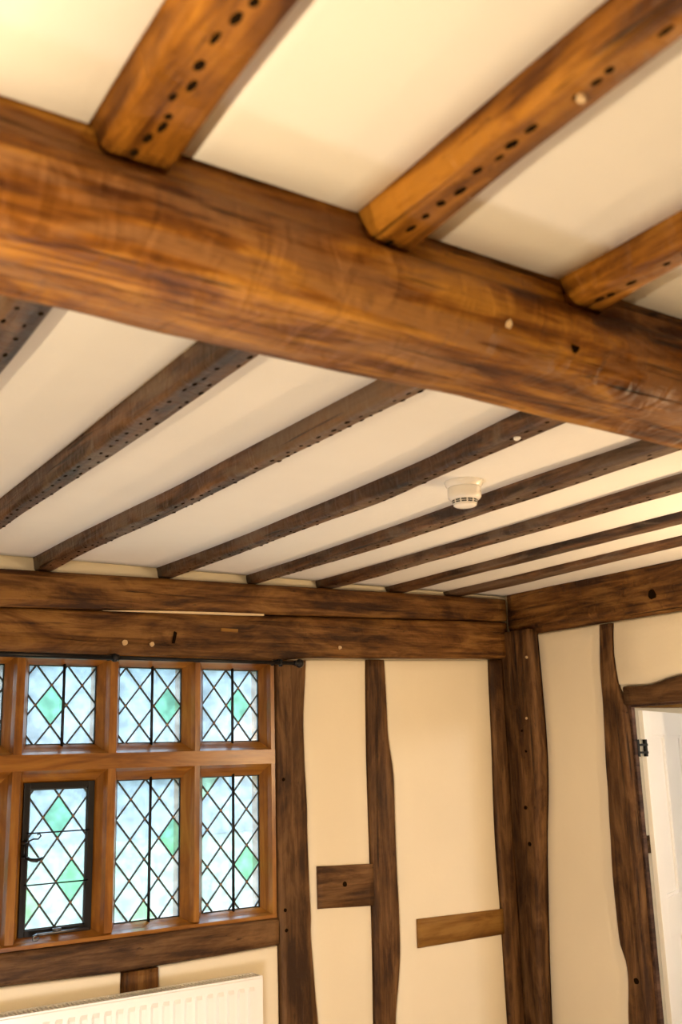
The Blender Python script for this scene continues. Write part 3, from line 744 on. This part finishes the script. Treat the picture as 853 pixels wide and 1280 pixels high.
boxes('side_cover', [((RX1, 3.804, RB+.01), (RX1+.003, 3.888, RT+.002))], M['white'], rad); boxes('side_cover', [((RX0-.003, 3.804, RB+.01), (RX0, 3.888, RT+.002))], M['white'], rad)
lst = [((RX0, 3.806, RT-.004), (RX1, 3.817, RT+.003)), ((RX0, 3.876, RT-.004), (RX1, 3.888, RT+.003))]
xx = RX0+.004
while xx < RX1-.01:
    lst.append(((xx, 3.817, RT-.003), (xx+.006, 3.876, RT+.002))); xx += .016
boxes('top_grille', lst, M['white'], rad)
boxes('wall_bracket', [((1.9, 3.886, .3), (1.93, 3.905, .6))], M['white'], rad); boxes('wall_bracket', [((.7, 3.886, .3), (.73, 3.905, .6))], M['white'], rad)
for x in (RX0+.05, RX1-.05):
    bm = bmesh.new(); tube(bm, [(x, 3.84, 0), (x, 3.84, RB+.02)], .0075, 10); recenter(bm, 'pipe', M['white'], rad, True)

# ------------------------------------------------------------------ smoke detector
SX, SY, SZ = 1.968, 2.232, EYE+.7972
sd = empty('smoke_detector', (SX, SY, SZ), label='white round smoke detector on the ceiling between two joists', cat='smoke detector')
def turned(name, prof):
    bm = bmesh.new(); lathe(bm, prof, (SX, SY, SZ), 56); return recenter(bm, name, M['plastic'], sd, True)
turned('base', [(.024, 0), (.0590, 0), (.0592, -.003), (.0575, -.009), (.0520, -.017), (.0500, -.0195), (.024, -.0195)])
turned('body', [(.036, -.0185), (.0490, -.0195), (.0505, -.023), (.0510, -.042), (.0500, -.049), (.0460, -.054), (.0400, -.0565), (.0385, -.0570)])
turned('vent_ring', [(.0375, -.055), (.0385, -.057), (.0365, -.0690), (.0350, -.071)])
turned('cap', [(.024, -.0705), (.0355, -.0708), (.0345, -.0745), (.0285, -.0775), (.012, -.0790)])
sw = 2*math.pi/12
for k in range(12):
    for z0, z1, r0, r1 in ((-.0585, -.0626, .0387, .0380), (-.0645, -.0684, .0377, .0371)):
        bm = bmesh.new(); A = []; B = []
        for t in range(5):
            a = k*sw+.06+(sw-.12)*t/4
            for z, r, q in ((z0, r0, A), (z1, r1, B)): q.append(bm.verts.new((SX+r*math.cos(a), SY+r*math.sin(a), SZ+z)))
        for t in range(4): bm.faces.new((A[t], A[t+1], B[t+1], B[t]))
        recenter(bm, 'vent_slot', M['slot'], sd)
disc('indicator', (SX+.0512*.45, SY-.0512*.89, SZ-.036), (.45, -.89, 0), .002, .003, M['slot'], sd, 8)

# ------------------------------------------------------------------ garden beyond the window
props(boxes('ground', [((-40, 4.6, -.9), (60, 90, -.7))], M['grass']), kind='structure')
bm = bmesh.new(); g = []
for i in range(41):
    row = []
    for j in range(13):
        x = -30+i*2.6+.8*math.sin(j*2.3+i); t = j/12; y = 30+t*16
        z = -.8+13*math.sin(t*1.57)*(.8+.25*noise.noise(Vector((x*.06, 0, 3))))+1.6*noise.noise(Vector((x*.5, y*.5, 0)))
        row.append(bm.verts.new((x, y, z)))
    g.append(row)
for i in range(40):
    for j in range(12):
        f = bm.faces.new((g[i][j], g[i+1][j], g[i+1][j+1], g[i][j+1])); f.smooth = True
props(recenter(bm, 'hillside', M['leaf']), kind='structure')
